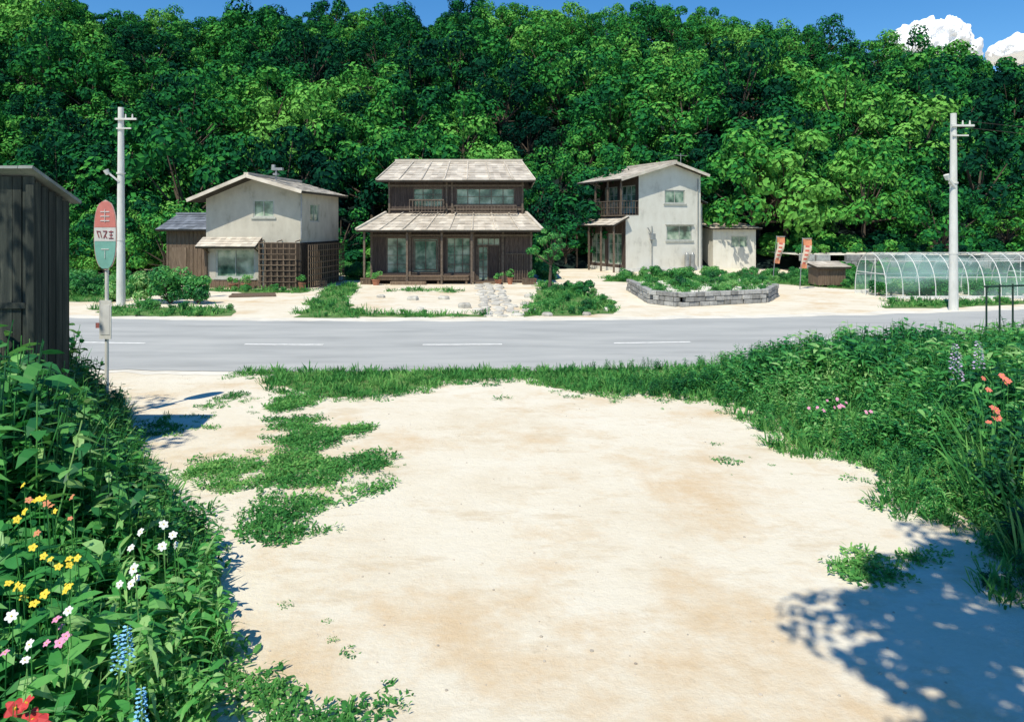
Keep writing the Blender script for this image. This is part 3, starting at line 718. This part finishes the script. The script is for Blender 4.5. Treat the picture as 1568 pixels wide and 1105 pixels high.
e=empty('wooden_hutch',(15.0,36.2,0),.1); m=M(); m.box(0,1.4,0,1,0.1,.95); planks(m,0,1.4,.1,.9,0,.17); m.box(.1,.2,.1,.2,0,.1); m.box(1.2,1.3,.1,.2,0,.1); m.obj('body',WOODM,e)
m=M(); roof(m,(-.15,-.2,1.0),(1.6,-.2,1.0),(1.6,1.2,1.22),(-.15,1.2,1.22),3,7); m.obj('roof',[ROOF,DARK],e)
m=M(); x=18.2
while x<48:
    top=random.choice([2,3,3,3]) 
    for r_ in range(top):
        m.box(x+(r_%2)*.3,x+(r_%2)*.3+R(.85,.94),46.5+R(0,.07),46.9,.4*r_,.4*r_+.385)
    x+=.96
m.obj('terrace_wall',STONE)
sheet('terrace_field',[(18.2,46.95),(50,46.95),(60,52.5),(18.2,52.5)],1.15,SHOULD)
scat_poly('terrace_crops',[(18.5,47.5),(45,47.5),(52,52.3),(18.5,52.3)],.9,C_SHRUBF,4,.3,.8,z=1.14,keep=.05)
scat_poly('field_plants',[(17,43),(40,43),(40,46.2),(17,46.2)],1.1,C_SHRUBF,4,.5,1.2,keep=.02,seed=4)
e=empty('metal_fence',(10.2,15.9,0),math.atan2(.75,4)); m=M()
for i in range(14):
    x=i*.33; m.cyl((x,0,0),(x,0,1.72+.03*math.sin(i)),.02,.02,6)
for z in(1.7,.6): m.cyl((-.05,0,z),(4.4,0,z+.03),.022,.022,6)
m.obj('bars',METALG,e)

# ------------------------------------------------------------ yard
def blob_stone(m,x,y,z,r,h,mi=0):
    k=random.randint(6,8); a0=R(0,6); p=[(x+r*R(.75,1.1)*math.cos(a0+6.283*i/k),y+r*R(.75,1.1)*math.sin(a0+6.283*i/k)) for i in range(k)]
    cx=[(x+(a-x)*.75,y+(b-y)*.75) for a,b in p]
    m.add([(a,b,z) for a,b in p]+[(a,b,z+h*R(.4,.7)) for a,b in p]+[(a,b,z+h*R(.85,1.05)) for a,b in cx],
      [(i,(i+1)%k,k+(i+1)%k,k+i) for i in range(k)]+[(k+i,k+(i+1)%k,2*k+(i+1)%k,2*k+i) for i in range(k)]+[tuple(range(2*k,3*k))],mi)
m=M(); y=24.6
while y<38:
    cx=-.35-(y-24.6)*.065
    for k in range(3): blob_stone(m,cx+(k-1)*.46+R(-.1,.1),y+R(-.15,.15),0,R(.15,.28),R(.03,.09))
    y+=.55
m.obj('stepping_stone_path',PSTONE)
m=M()
for x,y,r in[(-4.0,30,.27),(-2.8,30.3,.24),(-1.75,27.2,.32),(-5.5,31,.2),(-3.3,26.5,.16),(.6,26,.24),(.5,28,.2),(.7,31,.25),(1.2,24.7,.2),(2.5,24.9,.18),(3.4,26.2,.2),(-1.2,26,.2)]: blob_stone(m,x,y,0,r,r*.6)
m.obj('garden_rocks',PSTONE)
def pot(x,y,r,h,ph):
    e=empty('potted_plant',(x,y,0)); m=M(); m.cyl((0,0,0),(0,0,h),r*.7,r,12); m.cyl((0,0,h),(0,0,h+.03),r*1.1,r*1.1,12); m.obj('pot',TERRA,e)
    m=M(); lob=[((R(-r,r),R(-r,r),h+ph*R(.3,.9)),ph*R(.25,.4)) for _ in range(5)]
    cloud_leaves(m,lob,60,.05,.11); m.obj('foliage',LEAF_W,e)
for x,y in((-.7,37.9),(-.1,38.1),(-6.9,37.5),(1.1,38.2),(-9.9,34.9),(-12.6,35.0),(-13.2,35.05)): pot(x,y,R(.15,.22),R(.22,.32),R(.3,.5))
def crate(x,y,rot,w=.6,d=.4,h=.35):
    e=empty('wooden_crate',(x,y,0),rot); m=M()
    for i in range(3):
        z=i*h/3; m.box(0,w,0,.02,z+.01,z+h/3-.02); m.box(0,w,d-.02,d,z+.01,z+h/3-.02); m.box(0,.02,.02,d-.02,z+.01,z+h/3-.02); m.box(w-.02,w,.02,d-.02,z+.01,z+h/3-.02)
    for a in(.02,w-.06):
        for b in(.022,d-.062): m.box(a,a+.04,b,b+.04,0,h)
    m.box(.02,w-.02,.02,d-.02,.0,.015); m.obj('slats',WOODM,e)
crate(.6,37.7,.2); crate(-7.8,38.0,-.3); crate(13.2,42,.1); crate(-9.6,36.0,.5)
plan=[(5.5,34.5),(5.4,28.6),(6.2,27.5),(9.9,29.0),(11.2,31.5),(12,36.5)]
m=M()
for (a,b) in zip(plan,plan[1:]):
    A=Vector((*a,0));B=Vector((*b,0)); Ln=(B-A).length; d=(B-A)/Ln; nn=Vector((d.y,-d.x,0))
    for r_ in range(3):
        s=(r_%2)*.22
        while s<Ln-.1:
            l=min(R(.28,.5),Ln-s); p=A+d*s; q=A+d*(s+l-.025); z=r_*.18; off=nn*R(0,.05)
            m.beam(p+off+Vector((0,0,z+.085)),q+off+Vector((0,0,z+.085)),.26,R(.15,.172)); s+=l
m.obj('stone_planter_wall',STONE,bevel=.015)
sheet('planter_soil',plan,.42,SHOULD)
scat_poly('planter_plants',plan,2.6,C_SHRUB,4,.18,.42,z=.4,keep=.12,jit=.1)
scat_poly('planter_grass',plan,9,C_GRASS,4,.7,1.6,z=.41,keep=.2,seed=5,jit=.1)
GARD=[[(-13.2,24.5),(-9.3,24.7),(-9.9,26.3),(-11.2,27.5),(-15.5,27)],
 [(-7.1,24.5),(-6,24.15),(-.9,24.4),(-.9,25.1),(-5.0,25.3),(-6.0,27.2),(-6.8,31),(-7.4,36),(-8.5,38),(-9,36),(-8.0,30)],
 [(.35,24.5),(3.5,25.2),(3.9,28),(3.5,33),(3.0,37),(1.4,37.5),(.9,30)],
 [(12.5,40),(16,35),(20,35.5),(34,37),(36,45),(13,46)],
 [(13.6,26.9),(15.0,27.0),(20,28.4),(21,29.6),(15,29.6)],
 [(-9.3,41),(-7.8,40.5),(-7.6,49),(-11,49)],
 [(-20,30),(-16,29),(-15.3,34),(-17,37.5),(-30,38),(-40,30)],
 [(1.6,41),(2.5,41),(2.6,49),(1.6,49)],
 [(-11.5,33.2),(-9.4,33.0),(-9.2,34.6),(-14.4,35.2),(-14.6,34.3)],
 [(5,40),(7,39.6),(12,41),(12.4,45),(8,45),(5.5,43)],
 [(-5.8,33.5),(-2.5,33.2),(-2.2,34.6),(-3.5,35.4),(-5.6,35)]]
dn=[(.2,.4),(.12,.25),(.15,.45),(.25,.6),(.12,.3),(.5,1.0),(.4,1.1),(.5,1),(.15,.4),(.3,.7),(.12,.25)]
for i,(gp,(a,b)) in enumerate(zip(GARD,dn)):
    if i<10: sheet('garden_bed',gp,.0085,SOILG,jit=.25,seed=i)
    scat_poly('garden_plants',gp,2.4 if i not in(1,10) else 1.0,C_SHRUB,4,a,b,seed=i,keep=.1)
    scat_poly('garden_grass',gp,11,C_GRASS,4,.8,1.8,seed=i,jit=.6,keep=.3)
def bush(name,x,y,w,h,n,mt=LEAF_D):
    m=M(); lob=[]
    for k in range(n):
        a=R(0,6.28); rr=R(0,.75)*w/2; lob.append(((rr*math.cos(a),rr*math.sin(a)*.7,R(.2,.85)*h),R(.12,.22)*w)); m.cyl((0,0,0),lob[-1][0],.03,.01,5,1)
    cloud_leaves(m,lob,190,.07,.17); return m.obj(name,[mt,BARK],loc=(x,y,0))
bush('garden_bush',-13.2,28.6,2.1,1.4,16,LEAF_W); bush('garden_bush',-12.0,28.4,1.3,1.1,10,LEAF_W); bush('garden_bush',-14.6,29.6,1.6,1.2,10,LEAF_D)
bush('garden_bush',3.0,31.5,1.0,.65,7,LEAF_W); bush('garden_bush',7.2,31,1.0,.95,6,LEAF_W)
def gtree(x,y,h,w):
    m=M(); m.cyl((0,0,0),(.05,0,h*.4),.09,.06,8,1); top=Vector((.05,0,h*.4)); lob=[]
    for k in range(18):
        a=R(0,6.28); z=R(.48,.95)*h; rr=R(.2,1)*w/2*(1-abs(z/h-.68)*1.6); c=Vector((rr*math.cos(a),rr*math.sin(a),z)); lob.append((c,R(.10,.20)*w*.6)); m.cyl(top,c,.03,.008,5,1)
    cloud_leaves(m,lob,80,.07,.15); m.obj('garden_tree',[LEAF_W,BARK],loc=(x,y,0))
gtree(1.75,34.3,2.95,2.1)
m=M()
for i in range(5): m.box(-.9+R(-.1,.1),.9+R(-.1,.1),i*.25,i*.25+.2,.02,.06+R(0,.03))
m.obj('wooden_planks',WOODM,loc=(-10.9,31.2,0),rot=.25)

# ------------------------------------------------------------ foreground vegetation
verge=[(-5.6,14.9),(-4.8,14.5),(-4.2,13.4),(-3.5,12.8),(-3.1,12.55),(-2.1,12.9),(-1.1,14.1),(.2,14.35),(.8,13.4),(1.6,13.0),(2.5,12.95),(3.2,12.6),(3.87,11.96),(3.6,10.1),(4.4,9.2),(4.2,7.75),(4.35,7.0),(4.0,6.1),(4.4,5.5),(5.2,4.6),(12,3),(26,10),(26,23),(22,21),(15,18.7),(10,17.6),(5,16.8),(0,16.4),(-5.6,16.4)]
vin=[(x+(.35 if x>2.8 else 0),y+(.35 if y<15 and x<4 else .05)) for x,y in verge]
sheet('verge_soil',vin,.0085,SOILG,jit=.15)
def dR(x,y):
    xb=np.interp(y,[4,5.5,6.1,7,7.7,9.2,10,12,12.8,13,14.6,16.5],[4.9,4.4,4.0,4.35,4.2,4.4,3.6,3.9,3.0,2.3,3.0,4.0]); return np.clip(x-xb,0,6)
ycn=lambda x:18.6+.007*(x+3.5)**2
fv=lambda x,y:(y<ycn(x)-3.3)&(x<.74*y+1.2)
scat_poly('verge_grass',verge,62,C_GRASS,4,.5,1.15,filt=fv,jit=.6)
scat_poly('verge_fringe',[(x-(.25 if x>2 else 0),y-(.3 if y<15.5 and x<4 else 0)) for x,y in verge],10,C_COVER,5,.35,.8,filt=lambda x,y:fv(x,y)&(dR(x,y)<.6),jit=1.3,seed=3)
scat_poly('verge_weeds',verge,14,C_BROAD,5,.75,1.2,hs=lambda x,y:.22+np.clip(dR(x,y)*.18,0,.62),filt=lambda x,y:fv(x,y)&(x>2.2))
scat_poly('verge_small_weeds',verge,9,C_WEED,4,.75,1.2,hs=lambda x,y:.24+np.clip(dR(x,y)*.18,0,.62),filt=lambda x,y:fv(x,y)&(x>1.2))
scat_poly('verge_tall_grass',verge,5,C_TALL,3,.7,1.2,hs=lambda x,y:.34+np.clip(dR(x,y)*.18,0,.78),filt=lambda x,y:fv(x,y)&(x>2.6))
scat_poly('thicket_plants',[(4.5,6.5),(5.0,8.0),(5.9,9.6),(7.2,10.6),(8.6,10.6),(8,5.2),(4.8,5.6)],16,C_WEEDD,6,.75,1.2,hs=lambda x,y:.45+np.clip(dR(x,y)*.25,0,.6),jit=.3)
scat_poly('thicket_grass',[(4.3,6.3),(4.9,8.0),(5.9,9.6),(7.2,10.6),(8.6,10.6),(8,5.2),(4.6,5.4)],6,C_TALL,3,.9,1.5,jit=.3)
patches=[[(-3.66,11.7),(-3.1,11.4),(-2.48,10.75),(-2.5,9.87),(-1.62,9.5),(-1.4,8.7),(-1.75,8.1),(-2.28,8.51),(-2.93,8.41),(-3.24,9.08),(-2.95,9.87),(-3.5,10.6)],
 [(-4.05,9.08),(-4.05,9.59),(-3.46,9.5),(-3.08,8.8),(-3.39,8.4)],
 [(-3.07,7.48),(-2.82,8.2),(-2.0,7.95),(-2.05,7.65),(-2.3,7.5),(-1.92,7.16),(-2.32,6.95),(-2.87,7.1)],
 [(-5.75,11.55),(-5.14,11.7),(-4.8,10.6),(-5.4,10.55)],[(-5.3,13.2),(-4.7,13.3),(-4.6,12.3),(-5.2,12.1)],[(-4.3,13.5),(-3.6,13.2),(-3.5,12),(-3.9,11.8)],
 [(-1.98,5.0),(-1.65,4.9),(-1.46,4.7),(-1.1,4.6),(-.95,4.3),(-1.75,4.2)],
 [(2.85,6.55),(3.34,6.85),(3.75,6.7),(3.4,6.2),(2.85,6.25)]]
for i,p in enumerate(patches):
    scat_poly('grass_patch',p,150 if i not in(3,4) else 40,C_COVER,5,.45,.95,seed=i,keep=.22 if i not in (3,4) else .05,jit=.5)
    scat_poly('grass_patch_fringe',p,22,C_COVER,5,.25,.6,seed=i+30,jit=1.2)
sx=[]
for k in range(240):
    y=R(4.6,14.5); x=R(-.62,.62)*y
    if noise.noise(Vector((x*.5,y*.5,21)))>.12 and abs(x)>.25*y: sx.append((x,y,0))
k=len(sx); s=rng.uniform(.15,.45,k); scatter('stray_grass_tufts',C_COVER,sx,np.stack([s*0,s*0,rng.uniform(0,6,k)],1),np.stack([s,s,s],1),5)
left=[(-1.7,2.4),(-1.85,4.5),(-2.17,5.5),(-2.77,6.6),(-4.0,8.2),(-5.9,11.2),(-6.4,12.2),(-11,12.2),(-11,2.4)]
sheet('hedge_soil',left,.0045,SOILG,jit=.15)
def dL(x,y):
    xb=np.interp(y,[2.4,4.5,5.5,6.6,8.2,11.2,12.8],[-1.7,-1.85,-2.17,-2.77,-4.0,-5.9,-6.9]); return np.clip(xb-x,0,3)
fl=lambda x,y:(x>-.75*y-1.2)&~((y>8.75)&(y<9.95)&(x<-5.62))
scat_poly('hedge_plants',left,30,C_WEEDD,6,.8,1.15,hs=lambda x,y:np.minimum(.42+.78*dL(x,y),1.7),filt=lambda x,y:fl(x,y)&(y>5.6))
scat_poly('flowerbed_plants',left,30,C_BROAD,5,.8,1.2,hs=lambda x,y:np.minimum(.42+.4*dL(x,y),.95),filt=lambda x,y:fl(x,y)&(y<=7.2))
scat_poly('flowerbed_grass',left,12,C_TALL,3,.6,1.0,hs=lambda x,y:np.minimum(.6+.5*dL(x,y),1.25),filt=fl)
scat_poly('hedge_edge_grass',left,36,C_GRASS,4,.8,1.4,filt=lambda x,y:(dL(x,y)<.5)&fl(x,y),jit=.6)

# ------------------------------------------------------------ flowers
def blossom(m,c,r,n,mi,tilt=.6):
    c=Vector(c); nn=(Vector((0,-.7,.8))+Vector((R(-.6,.6),R(-.4,.4),R(-.3,.3)))).normalized(); u=nn.cross(Vector((1,0,.1))).normalized(); v=nn.cross(u)
    for i in range(n):
        a=6.283*i/n+R(-.1,.1); d=u*math.cos(a)+v*math.sin(a); s=nn.cross(d); rr=r*R(.85,1.1)
        m.add([c,c+d*rr*.5-s*rr*.38+nn*rr*.15,c+d*rr*.9-s*rr*.2+nn*rr*.12,c+d*rr+nn*rr*.02,c+d*rr*.9+s*rr*.2+nn*rr*.12,c+d*rr*.5+s*rr*.38+nn*rr*.15],[(0,1,2,3,4,5)],mi)
    m.cyl(c,c+nn*r*.3,r*.16,r*.08,6,2)
def flowers(name,pts,r,n,mt):
    m=M()
    for x,y,z in pts: 
        m.cyl((x+R(-.05,.05),y+.05,0),(x,y+.01,z),.005,.003,5,1); blossom(m,(x,y,z),r*R(.7,1.2),n,0)
    m.obj(name,[mt,LEAF_W,YEL])
def around(cx,cy,cz,n,s,sz=.06): return [(cx+R(-s,s),cy+R(-s,s),cz+R(-sz,sz)) for _ in range(n)]
flowers('yellow_flowers',around(-2.75,4.4,.93,16,.22,.14)+around(-3.3,5.2,1.1,8,.25,.12),.026,5,YEL)
flowers('white_flowers',around(-2.5,5.2,.80,6,.2,.08)+around(-2.55,3.9,.82,5,.15,.1)+around(-2.4,4.6,.78,4,.15),.034,6,WPET)
flowers('pink_flowers',around(-2.5,4.0,.75,6,.2,.06),.026,5,PINK)
flowers('red_flowers',[(-2.36,3.6,.68),(-2.45,3.65,.62),(-2.27,3.55,.60),(-2.33,3.6,.6)],.055,5,REDP)
flowers('orange_flowers',around(-3.1,4.9,1.1,6,.2,.1),.024,5,ORANGE)
flowers('coral_lilies',around(6.0,9.1,1.02,6,.16,.14)+around(5.5,8.4,.85,6,.14,.12),.045,6,CORAL)
flowers('meadow_flowers',around(4.6,10.6,.45,14,.5,.05),.028,5,PINK)
def spike(name,pts,mt,h=.28,r=.035):
    m=M()
    for x,y,z in pts:
        m.cyl((x,y+.02,0),(x,y,z+h),.007,.004,5,1)
        for k in range(60):
            t=k/60; a=k*2.4; rr=r*(1.1-t*.8)*R(.8,1.1); p=Vector((x+rr*math.cos(a),y+rr*math.sin(a),z+h*t)); d=Vector((math.cos(a),math.sin(a),.2)); leaf(m,p,d,r*.7,r*.6,.2,seg=2)
    m.obj(name,[mt,LEAF_W])
spike('blue_flower_spikes',[(-2.08,4.0,.64),(-1.88,3.75,.46),(-2.14,4.02,.58)],BLUE,.2,.026)
spike('purple_flower_spikes',[(6.35,10.6,.90),(6.75,10.7,.92),(6.4,10.62,.78)],PURP,.42,.055)
pb=M()
for k in range(420):
    y=R(4.3,15); x=R(-.6,.6)*y; r=R(.003,.013)*(1+.4*(R(0,1)>.93)); blob_stone(pb,x,y,0,r,r*.6)
pb.obj('pebbles',mat('pebble_stone',[(.3,(.42,.36,.29)),(.7,(.64,.58,.48))],ns=5,rough=.9,island=.3))

# ------------------------------------------------------------ shade trees outside the frame
def shadetree(base,mid,top,cc,rx,ry,n,leaves,zr=(-.6,1.2)):
    m=M(); m.cyl(base,mid,.2,.14,10,1); m.cyl(mid,top,.14,.08,8,1); lob=[]
    for k in range(n):
        a=R(0,6.28); rr=math.sqrt(R(0,1)); c=Vector((cc[0]+rr*math.cos(a)*rx,cc[1]+rr*math.sin(a)*ry,cc[2]+R(*zr))); lob.append((c,R(.28,.55))); m.cyl(Vector(top)-Vector((R(-.2,.2),0,R(0,.8))),c,.035,.01,5,1)
    cloud_leaves(m,lob,leaves,.09,.2); m.obj('broadleaf_tree',[LEAF_W,BARK])
shadetree((5.6,-.8,0),(5.0,-.2,3.4),(3.6,1.0,5.6),(3.2,1.2,6.6),2.95,1.9,135,190,(-.5,1.0))
shadetree((-9.0,5.6,0),(-8.9,6.0,3.4),(-8.5,6.5,5.4),(-8.4,6.8,6.3),1.6,1.7,18,110)

# ------------------------------------------------------------ clouds
def cloud(x,y,z,w,h,n):
    bm=bmesh.new()
    for k in range(n):
        u=R(-1,1); r=h*R(.22,.45)*(1.15-abs(u)*.6); mt=Matrix.Translation((u*w/2,R(-.3,.3)*w*.4,R(0,.55)*h*(1-abs(u))+r*.2))@Matrix.Diagonal((r,r,r*.9,1))
        bmesh.ops.create_icosphere(bm,subdivisions=4,radius=1,matrix=mt)
    for v in bm.verts:
        p=v.co*.11; v.co+=v.normal*(noise.fractal(p,1,2,4)*h*.16)
    me=bpy.data.meshes.new('cloud'); bm.to_mesh(me); bm.free(); me.polygons.foreach_set('use_smooth',[True]*len(me.polygons))
    me.materials.append(CL); o=bpy.data.objects.new('cloud',me); o.location=(x,y,z); scene.collection.objects.link(o)
CL=mat('cloud_white',[(.3,(.86,.87,.9)),(.7,(.92,.93,.95))],ns=.05,rough=1,spec=0)
cloud(458,800,190,92,50,38); cloud(548,800,186,70,28,24)

# ------------------------------------------------------------ light, world, camera
s=Vector((-.25,-.48,.84)).normalized()
el=math.asin(s.z); az=math.atan2(s.x,s.y)
w=bpy.data.worlds.new('World'); scene.world=w; w.use_nodes=True; nt=w.node_tree
bg=nt.nodes['Background']; sk=nt.nodes.new('ShaderNodeTexSky'); sk.sky_type='NISHITA'; sk.sun_disc=False; sk.sun_elevation=el; sk.sun_rotation=az
sk.air_density=1; sk.dust_density=0; sk.ozone_density=5
hs=nt.nodes.new('ShaderNodeHueSaturation'); hs.inputs['Saturation'].default_value=1.28; hs.inputs['Value'].default_value=1.1
nt.links.new(sk.outputs[0],hs.inputs['Color']); nt.links.new(hs.outputs[0],bg.inputs[0]); bg.inputs[1].default_value=.132
sl=bpy.data.lights.new('sun','SUN'); sl.energy=5.0; sl.angle=math.radians(.5); sl.color=(1,.935,.79)
so=bpy.data.objects.new('sun',sl); scene.collection.objects.link(so); so.rotation_euler=s.to_track_quat('Z','Y').to_euler(); so.location=(0,0,30)
cd=bpy.data.cameras.new('camera'); co=bpy.data.objects.new('camera',cd); scene.collection.objects.link(co)
co.location=(0,0,3); co.rotation_euler=(math.pi/2,0,0); cd.lens=26; cd.sensor_width=36; cd.sensor_fit='HORIZONTAL'; cd.shift_y=-.1317; cd.clip_end=6000
scene.camera=co
scene.view_settings.view_transform='Standard'; scene.view_settings.look='None'; scene.view_settings.exposure=0
